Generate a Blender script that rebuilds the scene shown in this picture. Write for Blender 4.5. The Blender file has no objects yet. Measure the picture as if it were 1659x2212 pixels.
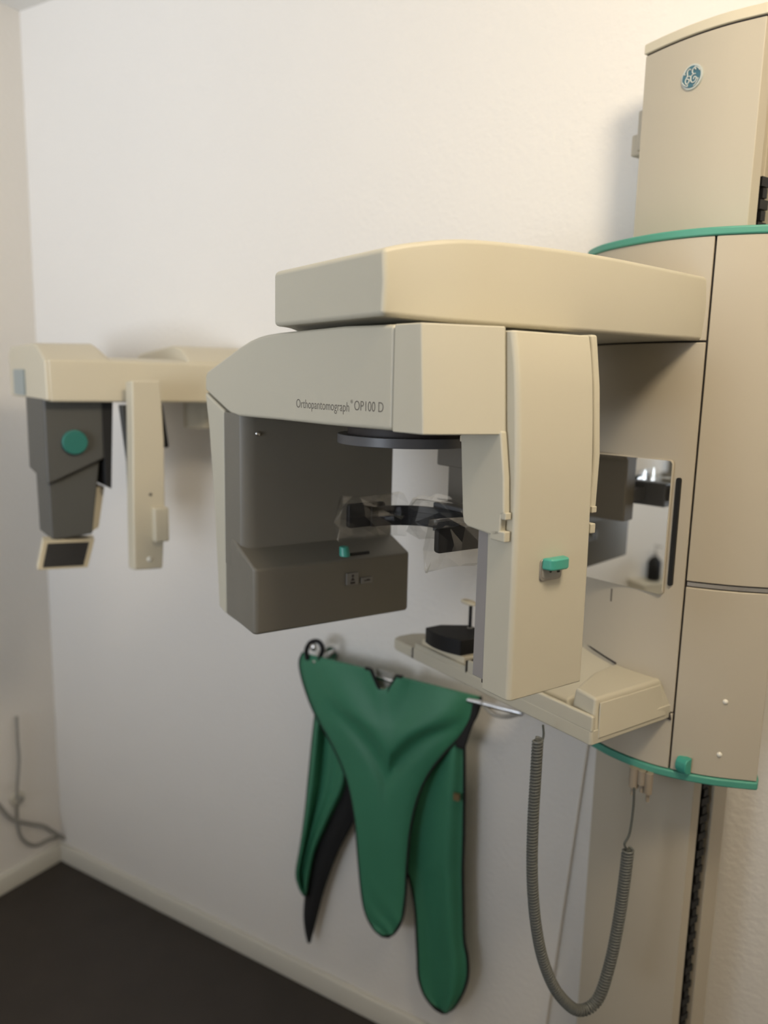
import bpy, bmesh, math, random
from mathutils import Vector, Matrix
random.seed(4)
sc = bpy.context.scene
COL = sc.collection
PI = math.pi

# ------------------------------------------------------------------ camera
H_CAM, CAM_X, CAM_N = 1.65, 2.20, 1.547          # camera height, distance to left wall, distance to back wall
FPX, PITCH, ROLL = 1680.0, math.radians(9.5), math.radians(1.3)
YM, YR = math.radians(55.5), math.radians(31.0)   # azimuth of the machine's depth axis and of the wall normal


def az(a): return Vector((math.sin(a), math.cos(a), 0))


aL, aD = az(YM + PI / 2), az(YM)                   # machine axes: l (to the right), d (towards the column)
aX, aN = az(YR + PI / 2), az(YR)                   # room axes
_F = Vector((0, math.cos(PITCH), -math.sin(PITCH)))
_R0 = Vector((1, 0, 0)); _U0 = _R0.cross(_F)
_R = math.cos(ROLL) * _R0 + math.sin(ROLL) * _U0
_U = -math.sin(ROLL) * _R0 + math.cos(ROLL) * _U0


def toW(v): return Vector((v.dot(aX), v.dot(aN), v.z))


cam_d = bpy.data.cameras.new('camera'); cam = bpy.data.objects.new('camera', cam_d); COL.objects.link(cam)
cam_d.sensor_fit = 'HORIZONTAL'; cam_d.sensor_width = 36.0; cam_d.lens = FPX / 1659 * 36.0
cam_d.clip_start = 0.05
m3 = Matrix((toW(_R), toW(_U), -toW(_F))).transposed()
cam.matrix_world = Matrix.Translation((CAM_X, -CAM_N, H_CAM)) @ m3.to_4x4()
cam_d.dof.use_dof = True; cam_d.dof.focus_distance = 1.0; cam_d.dof.aperture_fstop = 3.4
sc.camera = cam

# ------------------------------------------------------------------ light and exposure
sc.view_settings.view_transform = 'Standard'; sc.view_settings.look = 'None'
sc.view_settings.gamma = 1.0; sc.view_settings.use_curve_mapping = False
sc.view_settings.exposure = 0.0
w = bpy.data.worlds.new('world'); sc.world = w; w.use_nodes = True
w.node_tree.nodes['Background'].inputs[0].default_value = (0.62, 0.78, 1.0, 1)
w.node_tree.nodes['Background'].inputs[1].default_value = 1.0


def area(name, loc, target, sx, sy, power, color):
    l = bpy.data.lights.new(name, 'AREA'); l.shape = 'RECTANGLE'; l.size = sx; l.size_y = sy
    l.energy = power; l.color = color
    o = bpy.data.objects.new(name, l); COL.objects.link(o); o.location = loc
    d = Vector(target) - Vector(loc); o.rotation_euler = d.to_track_quat('-Z', 'Y').to_euler()
    return o


lp_ = bpy.data.lights.new('ceiling_lamp_light', 'POINT'); lp_.energy = 42; lp_.color = (1.0, 0.84, 0.62); lp_.shadow_soft_size = 0.16
LAMP = bpy.data.objects.new('ceiling_lamp_light', lp_); COL.objects.link(LAMP); LAMP.location = (2.46, -1.12, 2.56)
DAY = area('daylight_window_light', (0.75, -3.70, 1.60), (0.30, 0, 3.0), 0.95, 1.2, 20, (0.85, 0.91, 1.0)); DAY.data.spread = math.radians(95)


# ------------------------------------------------------------------ pixel measuring helpers (all give 3D points)
def ray(x, y): return _F + _R * ((x - 829.5) / FPX) - _U * ((y - 1106) / FPX)


def ML(x, y, l=None, d=None, z=None):
    """measured point on a machine plane, as (l, d, z) with z relative to camera height"""
    v = ray(x, y)
    s = l / v.dot(aL) if l is not None else d / v.dot(aD) if d is not None else z / v.z
    v = v * s
    return Vector((v.dot(aL), v.dot(aD), v.z))


def RW(x, y, X=None, n=None, z=None):
    v = ray(x, y)
    s = (X - CAM_X) / v.dot(aX) if X is not None else (n + CAM_N) / v.dot(aN) if n is not None else (z - H_CAM) / v.z
    v = toW(v * s)
    return v + Vector((CAM_X, -CAM_N, H_CAM))


def mw(l, d, z):
    v = toW(aL * l + aD * d); return Vector((v.x + CAM_X, v.y - CAM_N, z + H_CAM))


# ------------------------------------------------------------------ materials
MATS = {}


def mat(name, col, rough=0.5, metal=0.0, bump=0.0, bscale=400, var=0.0, vscale=6, coat=0.0, detail=3):
    if name in MATS: return MATS[name]
    m = bpy.data.materials.new(name); m.use_nodes = True; nt = m.node_tree; b = nt.nodes['Principled BSDF']
    b.inputs['Base Color'].default_value = (*col, 1); b.inputs['Roughness'].default_value = rough
    b.inputs['Metallic'].default_value = metal; b.inputs['Coat Weight'].default_value = coat
    tc = nt.nodes.new('ShaderNodeTexCoord')
    if bump:
        n = nt.nodes.new('ShaderNodeTexNoise'); n.inputs['Scale'].default_value = bscale; n.inputs['Detail'].default_value = detail
        bp = nt.nodes.new('ShaderNodeBump'); bp.inputs['Strength'].default_value = bump; bp.inputs['Distance'].default_value = 0.002
        nt.links.new(tc.outputs['Object'], n.inputs['Vector']); nt.links.new(n.outputs['Fac'], bp.inputs['Height'])
        nt.links.new(bp.outputs['Normal'], b.inputs['Normal'])
    if var:
        n = nt.nodes.new('ShaderNodeTexNoise'); n.inputs['Scale'].default_value = vscale; n.inputs['Detail'].default_value = 4
        r = nt.nodes.new('ShaderNodeMixRGB'); r.inputs[1].default_value = (*[c * (1 - var) for c in col], 1)
        r.inputs[2].default_value = (*[min(1, c * (1 + var)) for c in col], 1)
        nt.links.new(tc.outputs['Object'], n.inputs['Vector']); nt.links.new(n.outputs['Fac'], r.inputs[0])
        nt.links.new(r.outputs[0], b.inputs['Base Color'])
    MATS[name] = m
    return m


BEIGE = mat('beige_plastic', (0.515, 0.487, 0.395), 0.42, bump=0.12, bscale=1500)
CARR = mat('beige_painted_metal', (0.475, 0.43, 0.345), 0.45, bump=0.05, bscale=900)
CREAM = mat('cream_plastic', (0.62, 0.565, 0.435), 0.4, bump=0.05, bscale=900)
GREY = mat('warm_grey_plastic', (0.165, 0.155, 0.130), 0.42, bump=0.1, bscale=1500)
LGREY = mat('light_grey_plastic', (0.30, 0.29, 0.26), 0.4)
SGREY = mat('sensor_grey', (0.27, 0.255, 0.25), 0.4)
DARK = mat('dark_gap', (0.035, 0.028, 0.026), 0.6)
BLACK = mat('black_plastic', (0.010, 0.010, 0.011), 0.5)
BLACK.node_tree.nodes['Principled BSDF'].inputs['Specular IOR Level'].default_value = 0.25
RUBBER = mat('black_rubber', (0.010, 0.010, 0.010), 0.7)
DISC = mat('dark_grey_disc', (0.10, 0.10, 0.105), 0.4)
TEAL = mat('teal_plastic', (0.055, 0.33, 0.26), 0.35)
TRIM = mat('teal_rubber_trim', (0.075, 0.31, 0.235), 0.45)
CHROME = mat('chrome', (0.7, 0.7, 0.7), 0.2, metal=1)
STEEL = mat('brushed_plate', (0.32, 0.30, 0.27), 0.35, metal=0.6)
MIRROR = mat('mirror_glass', (0.93, 0.94, 0.92), 0.01, metal=1)
WHITE = mat('white_plastic', (0.78, 0.76, 0.68), 0.4)
INK = mat('grey_ink', (0.15, 0.132, 0.11), 0.6)
LOGO_B = mat('logo_blue', (0.055, 0.15, 0.20), 0.45)
LOGO_P = mat('logo_silver', (0.50, 0.53, 0.50), 0.4)
CLOTH = mat('green_apron_fabric', (0.042, 0.205, 0.115), 0.55, bump=0.15, bscale=260, var=0.10, vscale=5)
PIPING = mat('black_piping', (0.008, 0.008, 0.009), 0.8)
COILM = mat('grey_cord', (0.12, 0.125, 0.115), 0.45)
COILD = mat('dark_grey_cord', (0.085, 0.09, 0.08), 0.45)
CABLE = mat('grey_cable', (0.30, 0.29, 0.26), 0.5)
WALL = mat('plaster_paint', (0.80, 0.775, 0.735), 0.75, bump=0.9, bscale=80, var=0.02, vscale=2, detail=6)
CEIL = mat('ceiling_paint', (0.80, 0.79, 0.76), 0.8)
BASEB = mat('baseboard_paint', (0.62, 0.60, 0.53), 0.45)
FLOORM = mat('dark_linoleum', (0.034, 0.027, 0.022), 0.55, bump=0.1, bscale=120, var=0.25, vscale=9)

pl = bpy.data.materials.new('clear_plastic_film'); pl.use_nodes = True
nt = pl.node_tree; nt.nodes.remove(nt.nodes['Principled BSDF'])
_o = nt.nodes['Material Output']; _t = nt.nodes.new('ShaderNodeBsdfTransparent'); _g = nt.nodes.new('ShaderNodeBsdfGlossy')
_d = nt.nodes.new('ShaderNodeBsdfDiffuse'); _m1 = nt.nodes.new('ShaderNodeMixShader'); _m2 = nt.nodes.new('ShaderNodeMixShader')
_lw = nt.nodes.new('ShaderNodeLayerWeight'); _lw.inputs[0].default_value = 0.25
_mr = nt.nodes.new('ShaderNodeMapRange'); _mr.inputs[3].default_value = 0.02; _mr.inputs[4].default_value = 0.42
_t.inputs[0].default_value = (0.96, 0.96, 0.95, 1); _g.inputs[1].default_value = 0.05; _g.inputs[0].default_value = (0.95, 0.95, 0.95, 1)
_d.inputs[0].default_value = (0.8, 0.8, 0.78, 1)
_m2.inputs[0].default_value = 0.012
nt.links.new(_lw.outputs['Facing'], _mr.inputs[0]); nt.links.new(_mr.outputs[0], _m1.inputs[0])
nt.links.new(_t.outputs[0], _m1.inputs[1]); nt.links.new(_g.outputs[0], _m1.inputs[2])
nt.links.new(_m1.outputs[0], _m2.inputs[1]); nt.links.new(_d.outputs[0], _m2.inputs[2]); nt.links.new(_m2.outputs[0], _o.inputs[0])
FILM = pl


# ------------------------------------------------------------------ mesh helpers
def mk(name, vf, m, parent=None, bevel=0, seg=3, base=Vector((0, 0, 0)), smooth=True, angle=32, solid=0, label=None):
    verts, faces = vf
    me = bpy.data.meshes.new(name); me.from_pydata([Vector(v) - base for v in verts], [], faces)
    bm = bmesh.new(); bm.from_mesh(me); bmesh.ops.remove_doubles(bm, verts=bm.verts, dist=1e-6)
    bmesh.ops.recalc_face_normals(bm, faces=bm.faces); bm.to_mesh(me); bm.free()
    me.materials.append(m)
    o = bpy.data.objects.new(name, me); COL.objects.link(o)
    if parent: o.parent = parent
    if smooth: me.shade_smooth()
    if solid:
        s = o.modifiers.new('solid', 'SOLIDIFY'); s.thickness = solid; s.offset = 0
    if bevel:
        b = o.modifiers.new('bevel', 'BEVEL'); b.width = bevel; b.segments = seg; b.limit_method = 'ANGLE'
        b.angle_limit = math.radians(angle); b.harden_normals = True
    elif smooth:
        me.set_sharp_from_angle(angle=math.radians(40))
    if label: o['label'] = label
    return o


def join(*vfs):
    V, Fs = [], []
    for v, f in vfs:
        k = len(V); V += [Vector(a) for a in v]; Fs += [tuple(i + k for i in q) for q in f]
    return V, Fs


def loft(rings, cap=True):
    n = len(rings[0]); V = [Vector(p) for r in rings for p in r]; Fs = []
    for k in range(len(rings) - 1):
        for i in range(n):
            j = (i + 1) % n
            Fs.append((k * n + i, k * n + j, (k + 1) * n + j, (k + 1) * n + i))
    if cap:
        Fs.append(tuple(range(n))[::-1]); Fs.append(tuple((len(rings) - 1) * n + i for i in range(n)))
    return V, Fs


def prism_z(pts, z0, z1): return loft([[(p[0], p[1], z0) for p in pts], [(p[0], p[1], z1) for p in pts]])
def prism_y(pts, y0, y1): return loft([[(p[0], y0, p[1]) for p in pts], [(p[0], y1, p[1]) for p in pts]])
def prism_x(pts, x0, x1): return loft([[(x0, p[0], p[1]) for p in pts], [(x1, p[0], p[1]) for p in pts]])


def box(x0, x1, y0, y1, z0, z1): return prism_z([(x0, y0), (x1, y0), (x1, y1), (x0, y1)], z0, z1)


def rrect(x0, x1, y0, y1, r, n=5):
    out = []
    for cx, cy, a0 in ((x1 - r, y0 + r, -90), (x1 - r, y1 - r, 0), (x0 + r, y1 - r, 90), (x0 + r, y0 + r, 180)):
        for k in range(n + 1):
            a = math.radians(a0 + 90 * k / n); out.append((cx + r * math.cos(a), cy + r * math.sin(a)))
    return out


def circ(cx, cy, r, n=32, ry=None):
    ry = ry or r
    return [(cx + r * math.cos(2 * PI * k / n), cy + ry * math.sin(2 * PI * k / n)) for k in range(n)]


def crom(pts, per=6):
    P = [Vector(p) for p in pts]; out = []
    for i in range(len(P) - 1):
        p0 = P[i - 1] if i else P[0] * 2 - P[1]; p1, p2 = P[i], P[i + 1]
        p3 = P[i + 2] if i + 2 < len(P) else P[-1] * 2 - P[-2]
        for k in range(per):
            t = k / per
            out.append(0.5 * ((2 * p1) + (p2 - p0) * t + (2 * p0 - 5 * p1 + 4 * p2 - p3) * t * t + (-p0 + 3 * p1 - 3 * p2 + p3) * t ** 3))
    out.append(P[-1]); return out


def tube(pts, r, n=8, cap=True):
    P = [Vector(p) for p in pts]; rings = []; up = None
    for i, p in enumerate(P):
        t = (P[min(i + 1, len(P) - 1)] - P[max(i - 1, 0)]).normalized()
        if up is None: up = Vector((0, 0, 1)) if abs(t.z) < 0.9 else Vector((1, 0, 0))
        a = t.cross(up).normalized(); b = a.cross(t).normalized(); up = b
        rr = r[i] if isinstance(r, (list, tuple)) else r
        rings.append([p + a * rr * math.cos(2 * PI * k / n) + b * rr * math.sin(2 * PI * k / n) for k in range(n)])
    return loft(rings, cap)


def cyl(c, axis, r, h, n=24, r2=None):
    c = Vector(c); ax = Vector(axis).normalized()
    return tube([c, c + ax * h], [r, r if r2 is None else r2], n)


def dome(c, axis, r, h, n=16, rings=5):
    c = Vector(c); ax = Vector(axis).normalized()
    return tube([c + ax * h * math.sin(PI / 2 * k / rings) for k in range(rings + 1)], [max(r * math.cos(PI / 2 * k / rings), r * .02) for k in range(rings + 1)], n)


def thing(name, label, cat, loc, rotz=0, group=None):
    o = bpy.data.objects.new(name, None); COL.objects.link(o); o.location = loc; o.rotation_euler = (0, 0, rotz)
    o.empty_display_size = 0.1; o['label'] = label; o['category'] = cat
    if group: o['group'] = group
    return o


def tag(o, label, cat, group=None):
    o['label'] = label; o['category'] = cat
    if group: o['group'] = group
    return o


def struct(name, vf, m, **k):
    o = mk(name, vf, m, **k); o['kind'] = 'structure'; return o


ROT = -math.atan2(aL.dot(aN) * -1, aL.dot(aX))


# ------------------------------------------------------------------ room
RX, RY, RZ = 4.1, -3.6, 2.685
struct('floor', box(-0.1, RX + .1, RY - .1, .1, -0.06, 0), FLOORM, smooth=False)
struct('ceiling', box(-0.1, RX + .1, RY - .1, .1, RZ, RZ + .08), CEIL, smooth=False)
struct('wall_back', box(-0.1, RX + .1, 0, .1, 0, RZ), WALL, smooth=False)
struct('wall_left', box(-0.1, 0, RY, 0, 0, RZ), WALL, smooth=False)
struct('wall_right', box(RX, RX + .1, RY, 0, 0, RZ), WALL, smooth=False)
struct('wall_front', join(box(0, 0.3, RY - .1, RY, 0, RZ), box(1.6, RX, RY - .1, RY, 0, RZ),
                          box(0.3, 1.6, RY - .1, RY, 0, 0.95), box(0.3, 1.6, RY - .1, RY, 2.35, RZ)), WALL, smooth=False)
bb_prof = [(0, 0), (-0.016, 0), (-0.016, 0.052), (-0.012, 0.060), (0, 0.062)]
struct('baseboard_back', loft([[(x, p[0], p[1]) for p in bb_prof] for x in (0.0, RX)]), BASEB, bevel=.002)
struct('baseboard_left', loft([[(-p[0], y, p[1]) for p in bb_prof] for y in (RY, -0.016)]), BASEB, bevel=.002)

# ------------------------------------------------------------------ the panoramic X-ray machine
BASE = Vector((-0.807, 1.18, -H_CAM))              # foot of the mast in (l, d, z)
bw = mw(*BASE)
XM = thing('panoramic_xray_machine', 'large beige dental X-ray machine with teal trim standing at the back wall',
           'x-ray machine', bw, ROT)


def mp(name, vf, m, parent=XM, **k): return mk(name, vf, m, parent, base=BASE, **k)


# --- mast
mast_front = [(-0.905, 1.122), (-0.86, 1.1175), (-0.81, 1.117), (-0.76, 1.124), (-0.709, 1.140)]
mast_sec = crom([(*p, 0) for p in mast_front], 4)
mast_sec = [(p.x, p.y) for p in mast_sec] + [(-.709, 1.163), (-.728, 1.163), (-.728, 1.203), (-.709, 1.203), (-.709, 1.245), (-.905, 1.245)]
mast = mp('mast', prism_z(mast_sec, -H_CAM, 0.535), CARR, bevel=.0015)
cap_sec = [(-.807 + (p[0] + .807) * 1.025, 1.18 + (p[1] - 1.18) * 1.04) for p in mast_sec if p[0] not in (-.728,)]
gap_sec = [(-.807 + (p[0] + .807) * .985, 1.18 + (p[1] - 1.18) * .96) for p in mast_sec if p[0] not in (-.728,)]
mp('mast_cap', prism_z(cap_sec, 0.5375, 0.553), CREAM, parent=mast, bevel=.002)
mp('cap_gap', prism_z(gap_sec, 0.530, 0.540), DARK, parent=mast, smooth=False)
mp('wall_bracket', join(box(-.935, -.900, 1.150, 1.19, 0.400, 0.465), box(-.95, -.925, 1.155, 1.20, .395, .43)), CARR, parent=mast, bevel=.003)
links = []
zz = -H_CAM + .01; k = 0
while zz < 0.31:
    s = .006 if k % 2 else .011
    links.append(box(-.7215, -.7115, 1.183 - s, 1.183 + s, zz, zz + .014))
    links.append(box(-.7235, -.7195, 1.170, 1.196, zz, zz + .006))
    zz += .0165; k += 1
mp('cable_chain', join(*links), BLACK, parent=mast, smooth=False)
# emblem on the mast front
EC = ML(1497, 167, d=1.118)
er = 0.0185


def disc_y(cx, cz, r, y0, y1, n=40, r_in=None):
    if r_in is None: return prism_y(circ(cx, cz, r, n), y0, y1)
    V, Fs = [], []
    for k in range(n):
        a = 2 * PI * k / n; c, s = math.cos(a), math.sin(a)
        V += [(cx + r * c, y0, cz + r * s), (cx + r_in * c, y0, cz + r_in * s), (cx + r_in * c, y1, cz + r_in * s), (cx + r * c, y1, cz + r * s)]
    for k in range(n):
        a, b = 4 * k, 4 * ((k + 1) % n)
        for q in range(4): Fs.append((a + q, a + (q + 1) % 4, b + (q + 1) % 4, b + q))
    return V, Fs


badge = mp('emblem', disc_y(EC.x, EC.z, er, 1.1145, 1.119), LOGO_P, parent=mast, bevel=.0005, label='round blue and silver monogram badge')
# script monogram drawn as raised silver strokes on a blue field, four swirls round the rim
ME = [disc_y(EC.x, EC.z, er * .84, 1.1135, 1.115)]
mp('emblem_field', join(*ME), LOGO_B, parent=mast, smooth=False)


def stroke(pts, r):
    P = crom([(EC.x + er * a, 1.1130, EC.z + er * b) for a, b in pts], 6)
    return tube(P, [er * r] * len(P), 6)


st = []
for q in range(4):
    a0 = math.radians(20 + 90 * q)
    st.append(stroke([(math.cos(a0 + t) * (.84 - .10 * t / .9), math.sin(a0 + t) * (.84 - .10 * t / .9)) for t in (0, .2, .4, .6, .8)]
                     + [(.62 * math.cos(a0 + .75), .62 * math.sin(a0 + .75))], .045))
st.append(stroke([(-.05, .52), (-.20, .60), (-.38, .45), (-.35, .10), (-.42, -.02), (-.52, -.25), (-.40, -.50), (-.20, -.42), (-.18, -.20), (-.36, -.12)], .055))
st.append(stroke([(-.45, .02), (-.20, .06), (-.05, .00), (-.02, -.15)], .05))
st.append(stroke([(.42, .42), (.30, .60), (.12, .52), (.10, .28), (.22, .14), (.02, .02), (.00, -.30), (.16, -.50), (.42, -.46), (.50, -.20), (.34, -.10), (.24, -.26)], .055))
st.append(stroke([(.22, .14), (.42, .12)], .05))
mp('emblem_monogram', join(*st), LOGO_P, parent=mast)

# --- carriage (lift housing)
car_pts = crom([(-.985, 1.145, 0), (-.965, 1.085, 0), (-.915, 1.050, 0), (-.865, 1.034, 0), (-.80, 1.0275, 0), (-.745, 1.034, 0), (-.70, 1.051, 0),
                (-.647, 1.087, 0), (-.600, 1.133, 0)], 6)
car_full = [(p.x, p.y) for p in car_pts] + [(-.608, 1.148), (-.690, 1.26), (-.925, 1.26), (-.980, 1.16)]


def off(pts, o):
    """offset an open plan polyline outward (towards -d side)"""
    out = []
    for i, p in enumerate(pts):
        a = Vector(pts[max(i - 1, 0)]).to_2d(); b = Vector(pts[min(i + 1, len(pts) - 1)]).to_2d()
        t = (b - a).normalized(); nn = Vector((t.y, -t.x))
        out.append((p[0] + nn.x * o, p[1] + nn.y * o))
    return out


CT, CB = 0.2306, -0.620
core = off(car_full, -.006)
car = mp('lift_carriage', prism_z([(p[0] * 1.0, p[1]) for p in core], CB + .004, CT - .004), DARK, bevel=0, label='dark inner body seen in the seams')


def d_front(l):
    l = max(car_pts[0].x + 1e-5, min(car_pts[-1].x - 1e-5, l))
    for a, b in zip(car_pts, car_pts[1:]):
        if a.x <= l <= b.x: return a.y + (b.y - a.y) * (l - a.x) / max(b.x - a.x, 1e-9)
    return 1.1


def seg_pts(l0, l1, extra=()):
    P = [(l0, d_front(l0))] + [(p.x, p.y) for p in car_pts if l0 + .001 < p.x < l1 - .001] + [(l1, d_front(l1))]
    return P + list(extra)


def shell(name, l0, l1, z0, z1, extra=(), m=CARR, t=.008, **k):
    P = seg_pts(l0, l1, extra); Q = off(P, -t)
    return mp(name, prism_z(P + Q[::-1], z0, z1), m, parent=car, bevel=.0014, seg=2, **k)


shell('front_panel', -.985, -.7014, .0705, CT - .012)
shell('front_panel', -.985, -.7014, -.510, .0680)
shell('front_panel', -.985, -.7014, CB + .014, -.5125)
side = ((-.608, 1.148), (-.690, 1.26))
shell('side_panel', -.6990, -.600, -.2935, CT - .012, side)
shell('side_panel', -.6990, -.600, CB + .014, -.3035, side)
P = seg_pts(-.698, -.600); Q = off(P, -.005); P2 = off(P, -.003)
mp('guide_rail', prism_z(P2 + Q[::-1], -.3015, -.2955), CHROME, parent=car, smooth=False)
tr = off([(p.x, p.y) for p in car_pts] + [(-.608, 1.148), (-.690, 1.26)], .003) + [(-.925, 1.262), (-.984, 1.16)]
mp('top_trim', prism_z(tr, CT - .012, CT), TRIM, parent=car, bevel=.003)
mp('bottom_trim', prism_z(tr, CB, CB + .013), TRIM, parent=car, bevel=.003)
# bolts on the lower side panel, knob
for x, y in ((1567, 1516), (1554, 1630)):
    v = ray(x, y); l = -.64
    p = ML(x, y, l=-.64); l2 = -.645
    for _ in range(8):
        p = ML(x, y, d=d_front(l2)); l2 = max(-.698, min(-.601, p.x))
    nn = Vector((.55, -.83, 0))
    mp('bolt_head', dome(Vector((l2, d_front(l2), p.z)), nn, .0042, .003), WHITE, parent=car)
l2 = -.685
for _ in range(8):
    p = ML(1470, 1652, d=d_front(l2) - .008); l2 = max(-.698, min(-.601, p.x))
kn = prism_x([(d_front(l2) + .004, p.z - .014), (d_front(l2) - .008, p.z - .013), (d_front(l2) - .0125, p.z - .007), (d_front(l2) - .0135, p.z), (d_front(l2) - .0125, p.z + .007),
              (d_front(l2) - .008, p.z + .012), (d_front(l2) + .004, p.z + .013)], l2 - .007, l2 + .012)
mp('carriage_knob', kn, TEAL, parent=car, bevel=.002, label='small teal knob')
# mirror, slot and mark on the front
MY = 1.0255
mv = Matrix.Rotation(math.radians(5.5), 4, 'Z')


def mtr(vf, piv=Vector((-.80, MY, 0))):
    return [piv + mv @ (Vector(p) - piv) for p in vf[0]], vf[1]


mirr_back = mp('mirror_backing', mtr(prism_y(rrect(-.905, -.7265, -.3215, -.108, .007), MY + .001, MY + .004)), CARR, parent=car, bevel=.001)
mp('mirror', mtr(prism_y(rrect(-.903, -.728, -.320, -.1095, .006), MY, MY + .0015)), MIRROR, parent=car, smooth=False, label='small rectangular patient mirror')
a = ML(1467, 1032, d=1.040); b = ML(1449, 1266, d=1.040)
mp('adjusting_slot', mtr(prism_y(rrect(a.x - .0035, a.x + .0035, b.z, a.z, .0034), 1.038, 1.052), Vector((a.x, 1.04, 0))), RUBBER, parent=car, smooth=False, label='black vertical slot beside the mirror')
a = ML(1320, 1272, d=1.026); b = ML(1320, 1300, d=1.026)
mp('centre_mark', box(a.x - .0015, a.x + .0015, d_front(a.x) - .0006, d_front(a.x) + .004, b.z, a.z), INK, parent=car, smooth=False)

# --- overhead arm
arm_prof = [(.4835, .141), (.52, .1505), (.585, .1605), (.68, .1655), (.80, .1675), (.92, .1655), (1.06, .1615)]
arm_prof = [(p.x, p.y) for p in crom([(*p, 0) for p in arm_prof], 4)]
rings = []
for d, zt in arm_prof:
    f = min(1, max(0, (d - .4835) / .12)); f = f * f * (3 - 2 * f)
    g = (d - .4835) / .58
    lr = -.7155 + .0135 * f - .006 * g; ll = -.977 - .10 * f
    if d > .9: ll += (d - .9) * .4
    zbt = .0715 - .0035 * f * (1 - g) - .001
    rings.append([(ll, d, zbt), (lr, d, zbt), (lr + .003, d, (zbt + zt) / 2), (lr, d, zt), (ll, d, zt)])
mp('overhead_arm', loft(rings), BEIGE, bevel=.006, seg=4, angle=28)
mp('arm_bearing', prism_z(circ(-.86, .655, .10, 40), .058, .074), DARK, label='black bearing between the arm and the rotating head')

# --- rotating head: housing with lettering
D0, D1 = .495, .790
prof = []
for x, y in ((850, 700), (740, 704), (635, 715), (600, 718.5), (573, 723), (556, 728), (538, 736), (519, 748), (447, 802), (443.5, 812), (443, 843), (493, 890), (503, 896), (515, 899), (600, 907), (700, 918), (790, 926), (848, 931)):
    p = ML(x, y, d=D0); prof.append((min(p.x, -.7095), p.z))
prof[0] = (-.7095, .062)
head = mp('head_housing', prism_y(prof, D0, D1), BEIGE, bevel=.005, seg=4, angle=50)
corner_plan = [(-.7080, .495), (-.667, .500), (-.661, .516), (-.645, .570), (-.6385, .592), (-.6405, .5945), (-.7080, .5945)]
cp_b = [(-.7080, .495), (-.658, .500), (-.650, .516), (-.636, .570), (-.6300, .592), (-.6320, .5945), (-.7080, .5945)]
mp('corner_housing', loft([[(*p, -.0545) for p in cp_b], [(*p, .062) for p in corner_plan]]), BEIGE, bevel=.004, seg=4, angle=25, parent=head)
mp('rear_corner_housing', box(-.708, -.668, .5945, .770, -.0545, .060), BEIGE, bevel=.003, parent=head)
mp('housing_seam', box(-.7098, -.7076, D0 + .0025, D1 - .004, -.053, .0595), DARK, parent=head, smooth=False)
# hanging leg covers, one each side of the detector column
legp = [(-.699, -.050), (-.6300, -.050), (-.6220, -.10), (-.6190, -.140), (-.6235, -.142), (-.6245, -.1655), (-.632, -.1675), (-.680, -.1640), (-.687, -.160), (-.6895, -.15)]
mp('leg_cover', prism_y(legp, .585, .5945), BEIGE, bevel=.0035, seg=3, parent=head, angle=25)
mp('leg_cover', prism_y([(-.692, .0), (-.665, .060), (-.633, .060), (-.6235, .0), (-.6165, -.08), (-.6175, -.143), (-.68, -.16)], .7235, .7345), BEIGE, bevel=.003, parent=head, angle=25)
for dd, q in ((.5895, 0), (.7275, 1)):
    z0 = -.139 if q == 0 else -.141
    mp('latch_tab', box(-.636, -.6165 + .002 * q, dd - .004, dd + .0045, z0 - .008, z0), BEIGE, bevel=.0012, parent=head)
    mp('latch_tab', box(-.640, -.6165 + .002 * q, dd - .0045, dd + .0045, z0 - .033, z0 - .021), BEIGE, bevel=.0015, parent=head)
# lettering
def text_mesh(s, width, x0, z0, y, parent, name, m, extr=.00015, sx=None, h=None):
    cu = bpy.data.curves.new('t', 'FONT'); cu.body = s; cu.size = 1; cu.extrude = 0; cu.resolution_u = 4; cu.offset = -.003
    o = bpy.data.objects.new('t', cu); COL.objects.link(o)
    bpy.context.view_layer.update()
    dg = bpy.context.evaluated_depsgraph_get(); me = bpy.data.meshes.new_from_object(o.evaluated_get(dg))
    xs = [v.co.x for v in me.vertices]; zs = [v.co.y for v in me.vertices]
    V = [(x0 + (v.co.x - min(xs)) * width / (max(xs) - min(xs)), y, z0 + v.co.y * h) for v in me.vertices]
    Fs = [tuple(p.vertices) for p in me.polygons]
    bpy.data.objects.remove(o); bpy.data.curves.remove(cu); bpy.data.meshes.remove(me)
    r = mk(name, (V, Fs), m, parent, base=BASE, smooth=False); return r


def on_head(x, y): return ML(x, y, d=D0 - .0002)


p0, p1 = on_head(640, 880), on_head(754, 885)
text_mesh('Orthopantomograph', p1.x - p0.x, p0.x, p0.z, D0 - .0002, head, 'lettering', INK, h=.0165)
p0, p1 = on_head(757, 871), on_head(762, 871)
text_mesh('®', p1.x - p0.x, p0.x, p0.z, D0 - .0002, head, 'lettering', INK, h=.006)
p0, p1 = on_head(765, 886), on_head(828, 888)
text_mesh('OP100 D', p1.x - p0.x, p0.x, p0.z, D0 - .0002, head, 'lettering', INK, h=.0165)

# --- detector column
prof_l = [(-.357, -.6080), (-.30, -.6085), (-.22, -.6090), (-.14, -.6105), (-.078, -.6125), (-.007, -.6180), (.03, -.6230), (.058, -.6290)]
prof_l2 = [(a.x, a.y) for a in crom([(z, l, 0) for z, l in prof_l], 4)]
CD0, CD1 = .5955, .7190
rings = []
for z, l in prof_l2:
    rings.append([(l, CD0 + .004, z), (l, CD1 - .004, z), (l - .004, CD1, z), (l - .046, CD1, z), (l - .046, CD0, z), (l - .004, CD0, z)])
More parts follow.
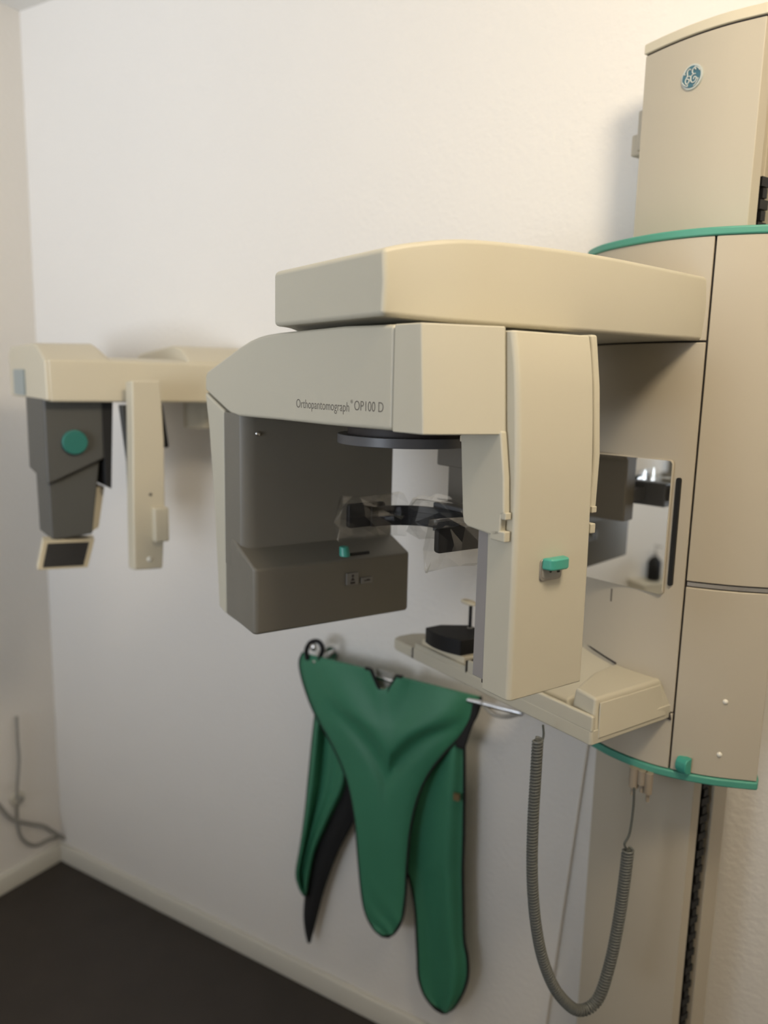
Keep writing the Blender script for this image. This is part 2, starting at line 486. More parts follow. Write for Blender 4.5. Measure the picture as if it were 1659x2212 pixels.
# slightly slanted lower front corner
column = mp('detector_column', loft(rings), BEIGE, bevel=.0022, seg=3, parent=XM, angle=40)
mp('sensor_panel', box(-.672, -.6535, CD0 + .0005, CD1 - .004, -.345, -.165), SGREY, bevel=.001, parent=column, label='dark grey sensor face')
mp('sensor_gap', box(-.657, -.652, CD0 + .002, CD1 - .004, -.35, -.06), DARK, parent=column, smooth=False)
# release lever on the broad face
LX = -.6093
pr = [ML(x, y, l=LX) for x, y in ((1170, 1210), (1213, 1250))]
lp = mp('lever_plate', prism_x(rrect(.6345, .6695, -.2205, -.1945, .005), LX - .002, LX + .0022), STEEL, bevel=.0008, parent=column, label='brushed metal lever plate')
mp('lever_plate_recess', prism_x(rrect(.6375, .6665, -.2175, -.200, .004), LX - .002, LX + .0026), LGREY, parent=column, bevel=.0004)
mp('key_slot', join(prism_x(rrect(.6485, .6525, -.2115, -.205, .0018), LX, LX + .0029), prism_x(rrect(.661, .6655, -.2125, -.204, .001), LX, LX + .0029)), RUBBER, parent=column, smooth=False)
mp('release_lever', prism_z([(LX + .001, .6365), (LX + .013, .6395), (LX + .0155, .645), (LX + .0155, .664), (LX + .013, .669), (LX + .001, .672)], -.2065, -.1930), TEAL, bevel=.0025, seg=3, parent=column, label='teal release lever')

# --- tube housing
TZ = -.392
tube_h = mp('tube_housing', loft([[(-1.206, .4935, TZ + .010), (-1.176, .4935, TZ + .004), (-1.176, D1 - .01, TZ + .004), (-1.206, D1 - .01, TZ + .010)],
                                 [(-1.222, .4935, -.20), (-1.176, .4935, -.20), (-1.176, D1, -.20), (-1.222, D1, -.20)],
                                 [(-1.240, .4935, -.08), (-1.176, .4935, -.08), (-1.176, D1, -.08), (-1.240, D1, -.08)],
                                 [(-1.2545, .4935, -.0235), (-1.176, .4935, -.0505), (-1.176, D1, -.0505), (-1.2545, D1, -.0235)]]), BEIGE, bevel=.004, seg=3, parent=XM, angle=30)
plan = [(-1.1755, .4935), (-1.150, .4925), (-1.124, .4975), (-1.116, .506), (-1.113, .520), (-1.111, D1 - .01), (-1.1755, D1 - .01)]
mp('inner_panel', prism_z([(p[0], p[1]) for p in plan], -.30, -.053), GREY, bevel=.0015, parent=tube_h, angle=35, label='dark grey recessed inner panel')
lo = [(-1.1755, .4935), (-1.120, .4915), (-1.068, .4915), (-1.062, .4955), (-1.0535, .775), (-1.058, .782), (-1.1755, .782)]


def mixz(pts, f): return [(p[0], p[1], f(p)) for p in pts]


shelf_z = lambda p: -.289 + max(0, (-1.058 - p[0])) * .42
low_z = lambda p: TZ + (0.0 if p[0] > -1.10 else .004)
mp('lower_box', loft([mixz(lo, low_z), mixz(lo, shelf_z)]), GREY, bevel=.005, seg=4, parent=tube_h, angle=35, label='dark grey lower box of the tube housing')
kc = ML(745, 1194, z=-.272)
mp('shelf_knob', loft([[(kc.x + a * .9, kc.y + b, kc.z - .006) for a, b in circ(0, 0, .0105, 20, .0085)],
                       [(kc.x + a * .7 - .003, kc.y + b * .9, kc.z + .010) for a, b in circ(0, 0, .0105, 20, .0085)]]), TEAL, bevel=.002, parent=tube_h, label='teal knob on the shelf')
mp('knob_slot', box(kc.x + .000, kc.x + .004, kc.y + .01, kc.y + .045, kc.z - .006, kc.z - .0015), RUBBER, parent=tube_h, smooth=False)
scr = ML(557, 937, l=-1.1125)
mp('screw_head', dome((-1.1125, scr.y, scr.z), (1, 0, 0), .0042, .003), CHROME, parent=tube_h)
STK = mat('sticker_grey', (0.19, 0.18, 0.16), 0.5)
for (x0, y0, x1, y1) in ((747, 1235, 772, 1264), (778, 1244, 802, 1260)):
    a = ML(x0, y1, l=-1.0575); b = ML(x1, y0, l=-1.0575)
    xf = -1.0535 - (.782 - .5 * (a.y + b.y)) * .022 * 1.0
    s1 = mp('sticker', prism_x(rrect(a.y, b.y, a.z, b.z, .001), xf - .004, xf + .0022), STK, parent=tube_h, smooth=False)
    cy, cz = (a.y + b.y) / 2, (a.z + b.z) / 2
    if y1 - y0 > 20:
        g = [prism_x(circ(cy, cz + .0052, .0022, 14), xf, xf + .0026), prism_x([(cy - .004, cz - .003), (cy + .004, cz - .003), (cy, cz + .003)], xf, xf + .0026),
             prism_x(rrect(cy - .0045, cy + .0045, cz - .0085, cz - .0048, .0008), xf, xf + .0026)]
    else:
        g = [prism_x(rrect(cy - .006, cy + .006, cz - .001, cz + .0006, .0004), xf, xf + .0026), prism_x(rrect(cy - .001, cy + .005, cz - .0005, cz + .0018, .0004), xf, xf + .0026)]
    mp('pictogram', join(*g), DARK, parent=tube_h, smooth=False)

# --- disc below the head with head-support post
mp('guide_disc', prism_z(circ(-.885, .645, .098, 56), -.0845, -.0715), DISC, bevel=.001, label='flat dark grey disc under the rotating head')
mp('disc_hub', prism_z(circ(-.885, .645, .084, 40), -.0715, -.055), DARK)
mp('disc_clip', box(-.735, -.715, .615, .645, -.070, -.0625), CREAM, bevel=.001)
post = mp('support_post', join(box(-1.013, -.900, .80, .845, -.134, -.045), box(-.986, -.90, .803, .84, -.25, -.13)), mat('post_grey', (.17, .15, .12), .6), bevel=.003, label='dark grey post carrying the head supports')


def band(path, z0, z1, t):
    """upright strap following a plan path"""
    n = len(path); P = path; Q = []
    for i, p in enumerate(P):
        a = Vector(P[max(i - 1, 0)]); b = Vector(P[min(i + 1, n - 1)]); tt = (b - a).normalized(); Q.append((p[0] - tt.y * t, p[1] + tt.x * t))
    return prism_z([(p[0], p[1]) for p in P] + Q[::-1], z0, z1)


arc = [(p.x, p.y) for p in crom([(-.968, .640, 0), (-.962, .680, 0), (-.935, .715, 0), (-.885, .730, 0), (-.835, .722, 0), (-.800, .700, 0), (-.790, .665, 0)], 5)]
sup = mp('head_support_band', join(band(arc, -.2165, -.186, -.006), band(arc, -.197, -.1955, -.0066), band(arc, -.2035, -.202, -.0066)), BLACK, bevel=.0012, label='black curved head support band')
mp('band_carrier', join(box(-.93, -.86, .730, .76, -.225, -.18), box(-.93, -.90, .755, .81, -.215, -.19)), DISC, parent=sup, bevel=.002)


def paddle(l, d0, d1, z0, z1, t): return prism_x(rrect(d0, d1, z0, z1, .005), l - t, l + t)


mp('temple_pad', paddle(-.972, .602, .668, -.2170, -.1805, .005), BLACK, bevel=.0025, parent=sup)
mp('temple_pad', paddle(-.790, .627, .703, -.2225, -.1890, .005), BLACK, bevel=.0025, parent=sup)

# --- chin shelf
SB = -.5205
sh_plan = [(-1.135, .8535), (-.711, .861), (-.705, .868), (-.705, .935), (-1.135, .935)]
shelf = mp('chin_shelf', prism_z(sh_plan, SB, -.4965), BEIGE, bevel=.003)
tip = [(-1.1375, .853), (-1.19, .8525), (-1.203, .858), (-1.209, .872), (-1.208, .905), (-1.198, .925), (-1.18, .935), (-1.1375, .935)]
mp('shelf_tip', prism_z(tip, SB, -.4985), BEIGE, bevel=.0045, seg=4, parent=shelf)
mp('tip_socket', prism_z(circ(-1.155, .905, .011, 20, .008), -.502, -.4978), RUBBER, parent=shelf, smooth=False)
mp('shelf_foot', cyl((-1.17, .88, SB - .006), (0, 0, 1), .006, .008), LGREY, parent=shelf)
mp('shelf_riser', join(prism_z([(-1.132, .855), (-.985, .8575), (-.985, .93), (-1.132, .93)], -.5, -.488)), BEIGE, bevel=.0025, parent=shelf)
mp('chin_plate', prism_z([(-1.118, .862), (-.998, .864), (-.988, .93), (-1.11, .93)], -.489, -.4765), CREAM, bevel=.002, parent=shelf)
a0, a1, a2 = ML(918, 1387, z=-.476), ML(994, 1417, z=-.476), ML(1045, 1408, z=-.476)
cb = [(a0.x, a0.y), ((a0.x * 2 + a1.x) / 3 - .002, (a0.y * 2 + a1.y) / 3 - .0085), ((a0.x + 2 * a1.x) / 3 - .001, (a0.y + 2 * a1.y) / 3 - .0085), (a1.x, a1.y), (a2.x, a2.y + .002), (a2.x - .01, a2.y + .02), (a0.x + .03, a2.y + .022), (a0.x, a0.y + .035)]
cbs = [(p.x, p.y) for p in crom([(*p, 0) for p in cb[:4]], 5)] + cb[4:]
chin = mp('chin_rest', prism_z(cbs, -.4765, -.4475), BLACK, bevel=.002, parent=shelf, label='black curved chin rest block')
pb = ML(1015, 1356, z=-.4475)
mp('bite_pin', cyl((pb.x, pb.y, -.448), (0, 0, 1), .0032, .045), BLACK, parent=shelf)
mp('pin_collar', cyl((pb.x, pb.y, -.448), (0, 0, 1), .0052, .0015), LGREY, parent=shelf)
mp('bite_piece', loft([[(pb.x + a, pb.y + b, z) for a, b in circ(-.006, 0, .020 * s, 20, .010 * s)] for z, s in ((-.404, .6), (-.4025, .95), (-.399, 1), (-.3970, .8))]), CREAM, parent=shelf, label='cream bite piece on a black pin')
mp('shelf_body', prism_z([(-.981, .857), (-.705, .861), (-.705, .8685), (-.981, .8645)], -.5, -.4745), BEIGE, bevel=.003, parent=shelf)
arm = [(-.8, .861), (-.7075, .861), (-.705, .865), (-.7055, 1.055), (-.80, 1.035)]
mp('shelf_side_arm', loft([[(*p, SB) for p in arm], [(*p, -.497) for p in arm]]), BEIGE, bevel=.004, parent=shelf)
blk0 = [(-.757, .872), (-.7055, .8655), (-.7055, 1.050), (-.81, 1.030), (-.80, .96)]
blk = loft([[(*p, -.5) for p in blk0], [(-.752, .876, -.4490), (-.7085, .869, -.4490), (-.7250, 1.050, -.4600), (-.805, 1.030, -.4575), (-.79, .96, -.4535)]])
mp('shelf_block', join(blk), BEIGE, bevel=.005, seg=4, parent=shelf)
mp('shelf_side_cover', loft([[(-.7060, .876, -.512), (-.7060, 1.036, -.5125), (-.7195, 1.036, -.4655), (-.7075, .878, -.4565), (-.7060, .876, -.470)],
                             [(-.7035, .877, -.511), (-.7035, 1.035, -.5115), (-.7175, 1.035, -.4665), (-.7055, .879, -.4575), (-.7035, .877, -.471)]]), BEIGE, bevel=.0015, parent=shelf)
mp('arm_fairing', loft([[(-.99, .90, -.5), (-.78, .90, -.5), (-.78, 1.04, -.5), (-.96, 1.09, -.5)],
                        [(-.985, .90, -.492), (-.79, .90, -.487), (-.79, 1.04, -.458), (-.95, 1.08, -.436)]]), BEIGE, bevel=.006, parent=shelf)
mp('shelf_joint', loft([[(-.80, d0, -.5225), (-.7025, d0 + .002, -.5225), (-.7190, d0 + .002, -.4590), (-.80, d0, -.4560)] for d0 in (1.044, 1.056)]), DARK, parent=shelf, smooth=False)
mp('fairing_seam', tube([(-.80, 1.026, -.455), (-.85, 1.031, -.4475), (-.90, 1.045, -.442), (-.95, 1.068, -.436)], .0016, 6), DARK, parent=shelf)
mp('shelf_seam', box(-1.1368, -1.1348, .8535, .93, SB + .001, -.4985), DARK, parent=shelf, smooth=False)
mp('shelf_seam', box(-.9838, -.9828, .8563, .93, SB + .001, -.4765), DARK, parent=shelf, smooth=False)
# connectors below the carriage
pc = ML(1368, 1672, z=CB)
con = []
for dx, r, hh in ((-.011, .0085, .034), (.003, .0075, .024), (.014, .0065, .036)):
    con.append(cyl((pc.x + dx, pc.y + .02 + dx * .2, CB + .002), (0, 0, -1), r, hh, 12)); con.append(cyl((pc.x + dx, pc.y + .02 + dx * .2, CB - hh + .004), (0, 0, -1), r * .5, .016, 10))
mp('cable_connector', join(*con), mat('plug_beige', (.30, .25, .19), .5), label='row of small cable plugs')

# ------------------------------------------------------------------ spiral cord
qa = ML(1168, 1590, z=-.52); qb = ML(1372, 1690, z=CB)
hd = Vector((qb.x - qa.x, qb.y - qa.y, 0)).normalized(); nrm = Vector((-hd.y, hd.x, 0))


def cpt(x, y):
    v = ray(x, y); v = Vector((v.dot(aL), v.dot(aD), v.z)); s = Vector((qa.x, qa.y, 0)).dot(nrm) / v.dot(nrm); return v * s


cbase = mw(qa.x, qa.y, -.70)
CC = thing('spiral_cord', 'grey coiled handset cord hanging in a loop below the X-ray machine', 'cord', cbase, ROT)
CB0 = Vector((qa.x, qa.y, -.70))
core_path = crom([cpt(*p) for p in ((1162, 1597), (1157, 1680), (1151, 1790), (1150, 1900), (1158, 2000), (1175, 2080), (1205, 2145), (1248, 2182), (1290, 2160), (1318, 2080), (1338, 1980), (1350, 1895), (1357, 1835))], 12)
# arc length table
Ls = [0]
for a, b in zip(core_path, core_path[1:]): Ls.append(Ls[-1] + (b - a).length)
tot = Ls[-1]; pitch = .0052; turns = tot / pitch; N = int(turns * 11); hel = []
j = 0; side0 = nrm
for i in range(N + 1):
    s = tot * i / N
    while j < len(Ls) - 2 and Ls[j + 1] < s: j += 1
    t = (s - Ls[j]) / (Ls[j + 1] - Ls[j]); p = core_path[j].lerp(core_path[j + 1], t); tg = (core_path[j + 1] - core_path[j]).normalized()
    a = tg.cross(nrm).normalized(); th = 2 * PI * turns * i / N; rr = .0068 + .0012 * s / tot
    hel.append(p + nrm * rr * math.cos(th) + a * rr * math.sin(th))
mk('coil', tube(hel, .0023, 6), COILM, CC, base=CB0)
mk('cord_core', tube(core_path, .0050, 8), COILD, CC, base=CB0)
mk('straight_lead', tube(crom([cpt(*p) for p in ((1173, 1566), (1174, 1590), (1167, 1610))], 4), .0018, 6), COILD, CC, base=CB0)
mk('straight_lead', tube(crom([cpt(*p) for p in ((1370, 1702), (1368, 1745), (1360, 1800), (1349, 1824), (1358, 1838))], 6), .0020, 6), COILD, CC, base=CB0)

# ------------------------------------------------------------------ clear covers over the temple pads
def bag(name, label, cl, d0, d1, z0, z1, w0, w1, seed, base):
    """open-ended folded film sleeve around a pad: a few flat facets with sharp creases"""
    rnd = random.Random(seed); rings = []; nd = 4; zc = (z0 + z1) / 2
    shape = [(1, -.55), (.75, -1), (-.75, -1), (-1, -.5), (-1, .5), (-.75, 1), (.75, 1), (1, .6), (1.15, .0)]
    for i in range(nd + 1):
        t = i / nd; d = d0 + (d1 - d0) * t; w = w0 + (w1 - w0) * min(1, t * 3)
        rings.append([(cl + a * w + rnd.uniform(-1, 1) * .0035, d + rnd.uniform(-1, 1) * .005 + (.006 * b if i == 0 else 0), zc + b * (z1 - z0) / 2 + rnd.uniform(-1, 1) * .0035) for a, b in shape])
    V, Fs = loft(rings, False); n = len(shape)
    k0 = len(V); V += [Vector((cl, d0 - .012, zc - .004)), Vector((cl, d0 - .002, z1 + .003)), Vector((cl, d0 - .003, z0 - .004))]
    Fs += [(0, 8, k0), (8, 7, k0), (7, 6, k0 + 1, k0), (6, 5, k0 + 1), (5, 4, k0, k0 + 1), (4, 3, k0), (3, 2, k0 + 2, k0), (2, 1, k0 + 2), (1, 0, k0, k0 + 2)]
    o = mk(name, (V, Fs), FILM, None, smooth=False, base=Vector(base))
    o.location = mw(*base); o.rotation_euler = (0, 0, ROT)
    return tag(o, label, 'plastic cover', 'clear hygiene covers on the head supports')


bag('hygiene_cover', 'crumpled clear plastic cover on the head support nearer the tube housing, left of the other', -.968, .588, .700, -.232, -.170, .004, .016, 3, (-.968, .64, -.232))
bag('hygiene_cover', 'crumpled clear plastic cover on the black pad beside the detector column', -.790, .618, .712, -.244, -.176, .004, .014, 8, (-.79, .66, -.244))
bag('hygiene_cover', 'clear plastic film wrapped over the middle of the black head support band', -.905, .690, .745, -.226, -.172, .035, .055, 5, (-.905, .72, -.226))

# ------------------------------------------------------------------ cephalostat on its arm
CF = Vector((-1.90, .60, -.43)); cfw = mw(*CF)
CE = thing('cephalostat', 'cream and grey skull X-ray attachment on the left, blurred, with teal knob and hanging arm', 'x-ray attachment', cfw, ROT)


def cp(name, vf, m, parent=CE, **k): return mk(name, vf, m, parent, base=CF, **k)


secN = [(-2.20, -.056), (-2.20, .050), (-2.17, .066), (-1.875, .067), (-1.845, .060), (-1.772, .030), (-1.765, -.056)]
r0 = [(p[0], .345, p[1]) for p in secN]; r1 = [(p[0], .470, p[1] * 1.0 + .004 * (p[1] > 0)) for p in secN]
r2 = [(p[0], .492, min(p[1], .040)) for p in secN]
beam_c = cp('cross_head', loft([r0, r1, r2]), CREAM, bevel=.006, seg=3, angle=25)
cp('cross_beam', prism_y([(-2.0, -.058), (-2.0, .036), (-1.81, .040), (-1.770, .032), (-1.764, -.058)], .352, .86), CREAM, bevel=.006, parent=beam_c)
secF = [(-2.18, -.058), (-2.16, .060), (-1.90, .076), (-1.84, .068), (-1.775, .036), (-1.768, -.058)]
cp('cross_head', loft([[(p[0], .652, min(p[1], .034)) for p in secF], [(p[0], .664, p[1]) for p in secF], [(p[0], .86, p[1]) for p in secF]]), CREAM, bevel=.006, parent=beam_c)
SC = mat('sensor_label', (0.33, 0.37, 0.36), 0.5)
TEAL_SHADED = mat('shaded_teal_plastic', (0.022, 0.17, 0.14), 0.4)  # teal plastic darkened to paint in the shadow on the cephalostat knob
cp('end_socket', prism_y(rrect(-2.12, -1.99, -.05, .01, .006), .341, .347), SC, parent=beam_c)
GR2 = mat('cephalostat_grey', (0.085, 0.085, 0.078), 0.5)
up_ = cp('film_holder', loft([[(-2.0, .345, -.222), (-1.80, .345, -.240), (-1.80, .470, -.185), (-2.0, .470, -.185)],
                             [(-2.0, .345, -.05), (-1.80, .345, -.05), (-1.80, .470, -.05), (-2.0, .470, -.05)]]), GR2, bevel=.006, label='dark grey upper sensor holder')
cp('film_holder_side', loft([[(-1.95, .470, -.245), (-1.80, .470, -.245), (-1.80, .482, -.255), (-1.95, .482, -.255)], [(-1.95, .466, -.05), (-1.80, .466, -.05), (-1.80, .492, -.05), (-1.95, .492, -.05)]]), RUBBER, parent=up_, bevel=.002)
cp('teal_knob', join(cyl((-1.801, .405, -.146), (1, 0, 0), .027, .012, 32)), TEAL_SHADED, parent=up_, bevel=.003, label='round teal knob, shade put into its colour')
cp('lower_column', loft([[(-1.95, .352, -.365), (-1.815, .352, -.365), (-1.815, .440, -.358), (-1.95, .440, -.358)], [(-1.95, .350, -.19), (-1.815, .350, -.19), (-1.815, .462, -.19), (-1.95, .462, -.19)]]), GR2, bevel=.004, parent=up_)
cp('column_edge', loft([[(-1.93, .4405, -.362), (-1.845, .4405, -.362), (-1.845, .462, -.350), (-1.93, .462, -.350)], [(-1.93, .462, -.255), (-1.85, .462, -.255), (-1.85, .480, -.255), (-1.93, .480, -.255)]]), CREAM, parent=up_, bevel=.003)
a, b, c_, d_ = ML(93, 1168, l=-1.80), ML(205, 1164, l=-1.84), ML(190, 1226, l=-1.80), ML(80, 1232, l=-1.76)
quad = [a, b, c_, d_]; cen = (a + b + c_ + d_) / 4
back = [q - Vector((.03, -.004, -.004)) for q in quad]
foot = cp('tilted_plate', loft([[cen + (q - cen) * 1.0 for q in quad], back]), CREAM, bevel=.002, parent=up_)
fr = Vector((.003, -.001, .0))
cp('cassette_window', loft([[cen + (q - cen) * .80 + fr for q in quad], [cen + (q - cen) * .80 for q in quad]]), mat('charcoal_pad', (.022, .022, .024), .5), parent=up_, smooth=False, label='black window in the tilted plate')
# hanging ear-rod arm
a = [ML(x, y, l=-1.70) for x, y in ((285, 822), (347, 822), (355, 950), (357, 1100), (352, 1228), (291, 1232), (288, 1100), (287, 950))]
ear = cp('hanging_arm', loft([[(-1.70, p.y, p.z) for p in a], [(-1.735, p.y - .004, p.z - .002) for p in a]]), CREAM, bevel=.004)
a = ML(331, 1097, l=-1.69); b = ML(364, 1168, l=-1.69)
cp('clamp_block', box(-1.715, -1.682, a.y, b.y, b.z, a.z), CREAM, bevel=.004, parent=ear)
p = ML(325, 1068, l=-1.70); cp('arm_hole', cyl((-1.701, p.y, p.z), (1, 0, 0), .0035, .002, 12), INK, parent=ear)
p = ML(323, 1208, l=-1.70); cp('arm_screw', dome((-1.70, p.y, p.z), (1, 0, 0), .0065, .003), WHITE, parent=ear)
a = [ML(x, y, l=-1.76) for x, y in ((262, 875), (300, 875), (300, 1180), (284, 1130), (279, 1000))]
cp('rear_ear_arm', loft([[(-1.76, p.y, p.z) for p in a], [(-1.785, p.y, p.z) for p in a]]), GR2, bevel=.002, parent=ear)
a = [ML(x, y, l=-1.76) for x, y in ((345, 875), (352, 875), (365, 965), (358, 968))]
cp('rear_ear_arm', loft([[(-1.76, p.y, p.z) for p in a], [(-1.78, p.y, p.z) for p in a]]), BLACK, bevel=.001, parent=ear)
# long carrying beam parallel to the wall, from the cephalostat to the mast
bl = [RW(x, y, n=-.10) for x, y in ((375, 915), (900, 967))]
zb_ = (bl[0].z + bl[1].z) / 2 - H_CAM
c0 = Vector((-1.95, .73)); c1 = Vector((-.915, 1.20))
dirb = (c1 - c0).normalized(); nb = Vector((-dirb.y, dirb.x)) * .03
cp('carrying_beam', loft([[(c.x + s * nb.x, c.y + s * nb.y, z) for s, z in ((-1, zb_), (1, zb_), (1, zb_ + .075), (-1, zb_ + .075))] for c in (c0, c1)]), CREAM, bevel=.004)

# ------------------------------------------------------------------ lead apron on its wall rail
def cloth(name, rows, n0, fold, m, parent, base, nu=34, per=5, solid=.005, notch=None):
    L_ = crom([(r[0], r[1], 0) for r in rows], per); R_ = crom([(r[2], r[3], 0) for r in rows], per)
    V, Fs = [], []; nv = len(L_)
    for j, (a, b) in enumerate(zip(L_, R_)):
        v = j / (nv - 1)
        for i in range(nu + 1):
            u = i / nu; x = a.x + (b.x - a.x) * u; y = a.y + (b.y - a.y) * u
            if notch: y += notch(u, v)
            V.append(RW(x, y, n=n0 + fold(u, v)))
    for j in range(nv - 1):
        for i in range(nu):
            q = j * (nu + 1) + i; Fs.append((q, q + 1, q + nu + 2, q + nu + 1))
    o = mk(name, (V, Fs), m, parent, base=base, solid=solid)
    edge = [V[j * (nu + 1)] for j in range(nv)] + [V[(nv - 1) * (nu + 1) + i] for i in range(1, nu)] + [V[j * (nu + 1) + nu] for j in range(nv - 1, -1, -1)]
    return o, edge, V


AB = RW(840, 2060, n=-.06)
AP = thing('lead_apron', 'green lead apron with black piping draped over a wall rail below the machine', 'apron', AB)


def fold_bib(u, v):
    f = 0.0
    for k, c0, c1 in ((1, .40, .50), (-1, .56, .52)):               # pleats running down from the notch
        c = c0 + (c1 - c0) * min(1, v * 3)
        f -= .010 * math.exp(-((u - c) / .035) ** 2) * max(0, 1 - v * 2.6)
    s = v - (.40 - abs(u - .52) * .62)                                # hanging V fold
    fade = max(0, 1 - (abs(u - .52) / .42) ** 3)
    f -= .022 * math.exp(-(min(s, 0) / .13) ** 2) * math.exp(-(max(s, 0) / .035) ** 2) * fade
    f += .010 * math.exp(-((s - .10) / .05) ** 2) * fade
    if v > .7: f += .003 * math.sin(60 * (v - u * .16)) * (v - .7) / .3
    f += .03 * (abs(u - .5) * 2) ** 4 * (1 - v)
    return f


def notch(u, v): return 46 * math.exp(-((u - .455) / .048) ** 4) * max(0, 1 - v * 7) ** 1.3


bib_rows = [(655, 1410, 1038, 1505), (648, 1432, 1036, 1522), (655, 1470, 1026, 1550), (672, 1520, 1008, 1575), (690, 1558, 988, 1597), (718, 1608, 955, 1632), (742, 1660, 925, 1672), (757, 1710, 902, 1722),
            (769, 1780, 886, 1790), (775, 1850, 879, 1862), (782, 1925, 875, 1940), (791, 1972, 868, 1985), (808, 2005, 853, 2012), (826, 2021, 838, 2023)]
bib, edge, VV = cloth('apron_front', bib_rows, -.092, fold_bib, CLOTH, AP, AB, notch=notch)
mk('piping', tube(edge, .0042, 6), PIPING, bib, base=AB)
nt_ = [VV[i] for i in range(12, 20)]
mk('piping', tube(nt_, .0045, 6), PIPING, bib, base=AB)
lrows = [(690, 1480, 760, 1500), (678, 1580, 757, 1590), (668, 1680, 752, 1690), (660, 1760, 715, 1765), (650, 1830, 682, 1835), (641, 1885, 668, 1895), (647, 1915, 664, 1918), (656, 1932, 660, 1934)]
lf, e2, _ = cloth('apron_back_panel', lrows, -.045, lambda u, v: -.010 * math.sin(u * 9 + 1) - .008 * math.sin(u * 17), CLOTH, AP, AB, nu=20)
mk('piping', tube(e2, .0040, 6), PIPING, lf, base=AB)
brows = [(745, 1640, 775, 1640), (738, 1700, 777, 1700), (715, 1765, 768, 1765), (682, 1835, 733, 1835), (668, 1895, 710, 1895), (660, 1932, 698, 1932), (657, 1975, 687, 1975), (660, 2010, 677, 2010), (666, 2036, 669, 2037)]
cloth('apron_lining', brows, -.035, lambda u, v: -.006 * math.sin(u * 4), PIPING, AP, AB, nu=10)[0]['label'] = 'black inner lining turned outward'
rrows = [(925, 1560, 1003, 1545), (925, 1610, 1003, 1600), (902, 1700, 1003, 1700), (880, 1800, 1002, 1800), (874, 1865, 1000, 1870), (886, 1900, 1000, 1900), (897, 1960, 1001, 1960), (901, 2030, 1003, 2030),
         (903, 2070, 1010, 2070), (905, 2110, 1010, 2110), (917, 2148, 999, 2145), (938, 2176, 980, 2175), (955, 2187, 963, 2187)]
rt, e3, _ = cloth('apron_back_panel', rrows, -.052, lambda u, v: -.016 * math.exp(-((u - .72) / .16) ** 2) + .010 * math.exp(-((u - .25) / .2) ** 2), CLOTH, AP, AB, nu=24)
mk('piping', tube(e3, .0040, 6), PIPING, rt, base=AB)
p = RW(986, 1722, n=-.071)
mk('apron_tag', box(p.x - .007, p.x + .007, p.y - .002, p.y + .004, p.z - .008, p.z + .008), mat('brown_tag', (.16, .11, .045), .6), rt, base=AB)
krows = [(985, 1530, 1036, 1512), (992, 1565, 1030, 1545), (990, 1590, 1016, 1580), (985, 1612, 1003, 1620)]
cloth('apron_lining', krows, -.072, lambda u, v: 0, PIPING, AP, AB, nu=8)

ra, rb = RW(672, 1400, n=-.075), RW(1128, 1538, n=-.075)
RA = thing('wall_rail', 'chrome wall rail carrying the green lead apron', 'rail', (ra.x, 0, ra.z))
RB = Vector((ra.x, 0, ra.z))
rz = RW(840, 1458, n=-.075).z - .012
mk('rail_bar', tube([(ra.x + .01, -.075, rz), (rb.x, -.075, rz)], .006, 12), CHROME, RA, base=RB)
for xx in (ra.x + .012, rb.x - .004):
    mk('rail_mount', join(cyl((xx, 0, rz), (0, -1, 0), .018, .008), cyl((xx, -.004, rz), (0, -1, 0), .007, .073, 12)), CHROME, RA, base=RB)
hk = [RW(x, y, n=-.078) for x, y in ((690, 1425), (697, 1402), (688, 1386), (671, 1388), (662, 1404), (664, 1425))]
mk('rail_hook', tube(crom(hk, 5), .006, 8), BLACK, RA, base=RB)
p = RW(677, 1398, n=-.08)
mk('rail_end_cap', dome(p, (0, -1, 0), .010, .007), CHROME, RA, base=RB)
hh = RW(825, 1470, n=-.085)
mk('hook_plate', prism_y([(hh.x - .022, hh.z - .018), (hh.x + .022, hh.z - .018), (hh.x + .028, hh.z + .02), (hh.x - .02, hh.z + .024)], -.079, -.074), LGREY, RA, base=RB, bevel=.002)
hk = [RW(x, y, n=-.076) for x, y in ((1040, 1515), (1062, 1540), (1092, 1548), (1122, 1541), (1128, 1530))]
mk('rail_hook', tube(crom(hk, 5), .005, 8), LGREY, RA, base=RB)

# ------------------------------------------------------------------ cables and socket on the left wall
def wall_cable(name, label, pts, r, X=.012, m=CABLE):
    P = crom([RW(x, y, X=X) for x, y in pts], 8); b = P[0].copy()
    o = mk(name, tube(P, r, 8), m, None, base=b); o.location = b
    return tag(o, label, 'cable')


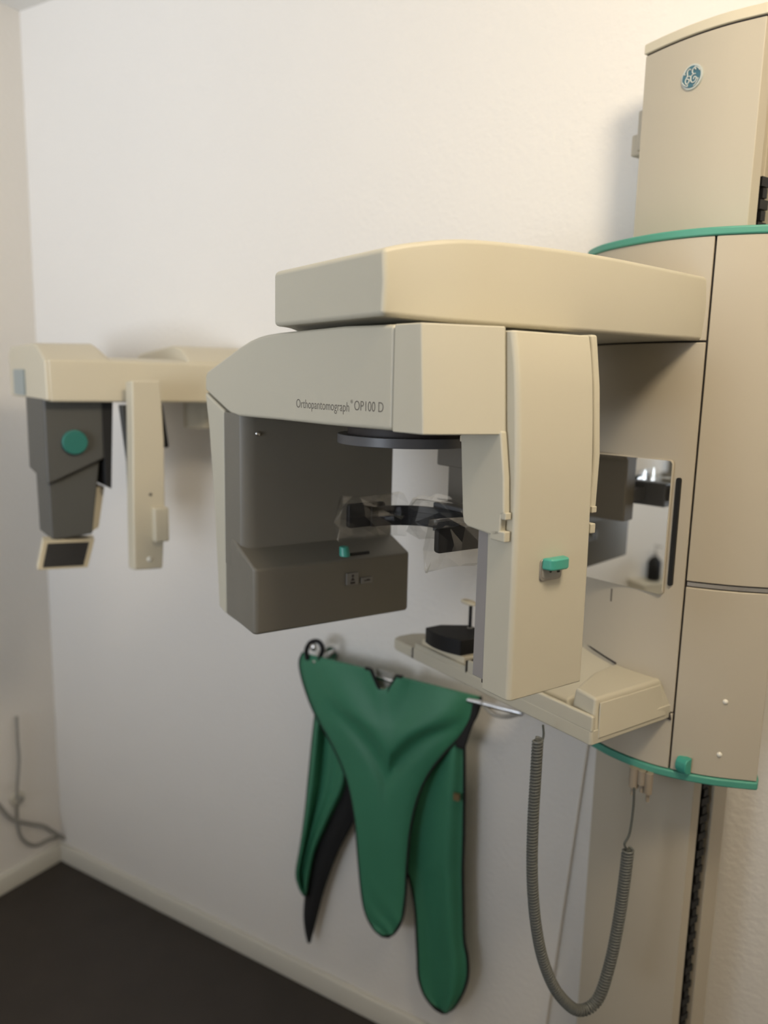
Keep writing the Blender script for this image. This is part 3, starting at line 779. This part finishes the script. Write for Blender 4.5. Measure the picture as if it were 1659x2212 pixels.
wall_cable('power_cable', 'thin grey cable hanging straight down the left wall into a round socket', [(36, 1548), (38, 1600), (41, 1640), (38, 1690), (36, 1725)], .0045)
wall_cable('power_cable', 'grey cable curving along the left wall from the frame edge to the room corner', [(-30, 1705), (0, 1742), (25, 1768), (60, 1778), (95, 1785), (120, 1800), (140, 1812)], .0062, X=.020)
wall_cable('power_cable', 'grey cable looping down from the round socket to the room corner', [(37, 1735), (38, 1775), (48, 1810), (75, 1826), (105, 1815), (132, 1806)], .0055, X=.010)
sp = RW(36, 1722, X=.0)
so = mk('wall_socket', cyl((0, 0, 0), (1, 0, 0), .024, .012, 24), BASEB, None, bevel=.003); so.location = sp
tag(so, 'small round off-white socket low on the left wall near the corner', 'socket')
mk('plug', cyl((.010, 0, 0), (1, 0, 0), .010, .018, 16), CABLE, so, bevel=.002)
P = [RW(x, y, n=-.004) for x, y in ((1278, 1560), (1268, 1627), (1225, 1915), (1181, 2212), (1170, 2290))]
P.append(Vector((P[-1].x - .01, -.004, .066)))
o = mk('wall_wire', tube([p - P[-1] for p in P], .0020, 6), mat('wire_cream', (.62, .56, .47), .6)); o.location = P[-1]
tag(o, 'thin cream wire running down the back wall beside the machine column', 'wire')

# ------------------------------------------------------------------ things on the left wall that the mirror shows
ws = thing('wall_shelf', 'small off-white box shelf on the left wall, seen in the machine mirror', 'shelf', (0, -1.915, .68))
mk('shelf_box', box(.0, .12, -.09, .085, .0, .075), CREAM, ws, bevel=.006)
mk('shelf_lip', box(.0, .125, -.10, .095, .075, .083), CREAM, ws, bevel=.003)
bt = thing('pump_bottle', 'black pump bottle standing on the small wall shelf, seen in the machine mirror', 'bottle', (.06, -1.925, .763))
mk('bottle_body', tube([(0, 0, 0), (0, 0, .006), (0, 0, .09), (0, 0, .105), (0, 0, .115)], [.028, .032, .032, .02, .011], 24), BLACK, bt)
mk('pump', join(cyl((0, 0, .115), (0, 0, 1), .009, .02, 12), cyl((0, 0, .13), (0, 0, 1), .003, .035, 8), box(-.006, .035, -.006, .006, .160, .168)), CHROME, bt)
tl = thing('wall_lamp', 'grey hanging wall fixture above the small shelf, seen in the machine mirror', 'fixture', (0, -1.985, 1.20))
mk('shade', loft([[(.075 + a, b, 0) for a, b in circ(0, 0, .05, 28, .064)], [(.075 + a, b, .07) for a, b in circ(0, 0, .05, 28, .066)]]), GREY, tl, bevel=.004)
mk('stem', join(box(.05, .09, -.025, .025, .07, .19), box(0, .09, -.025, .025, .17, .20)), GREY, tl, bevel=.003)
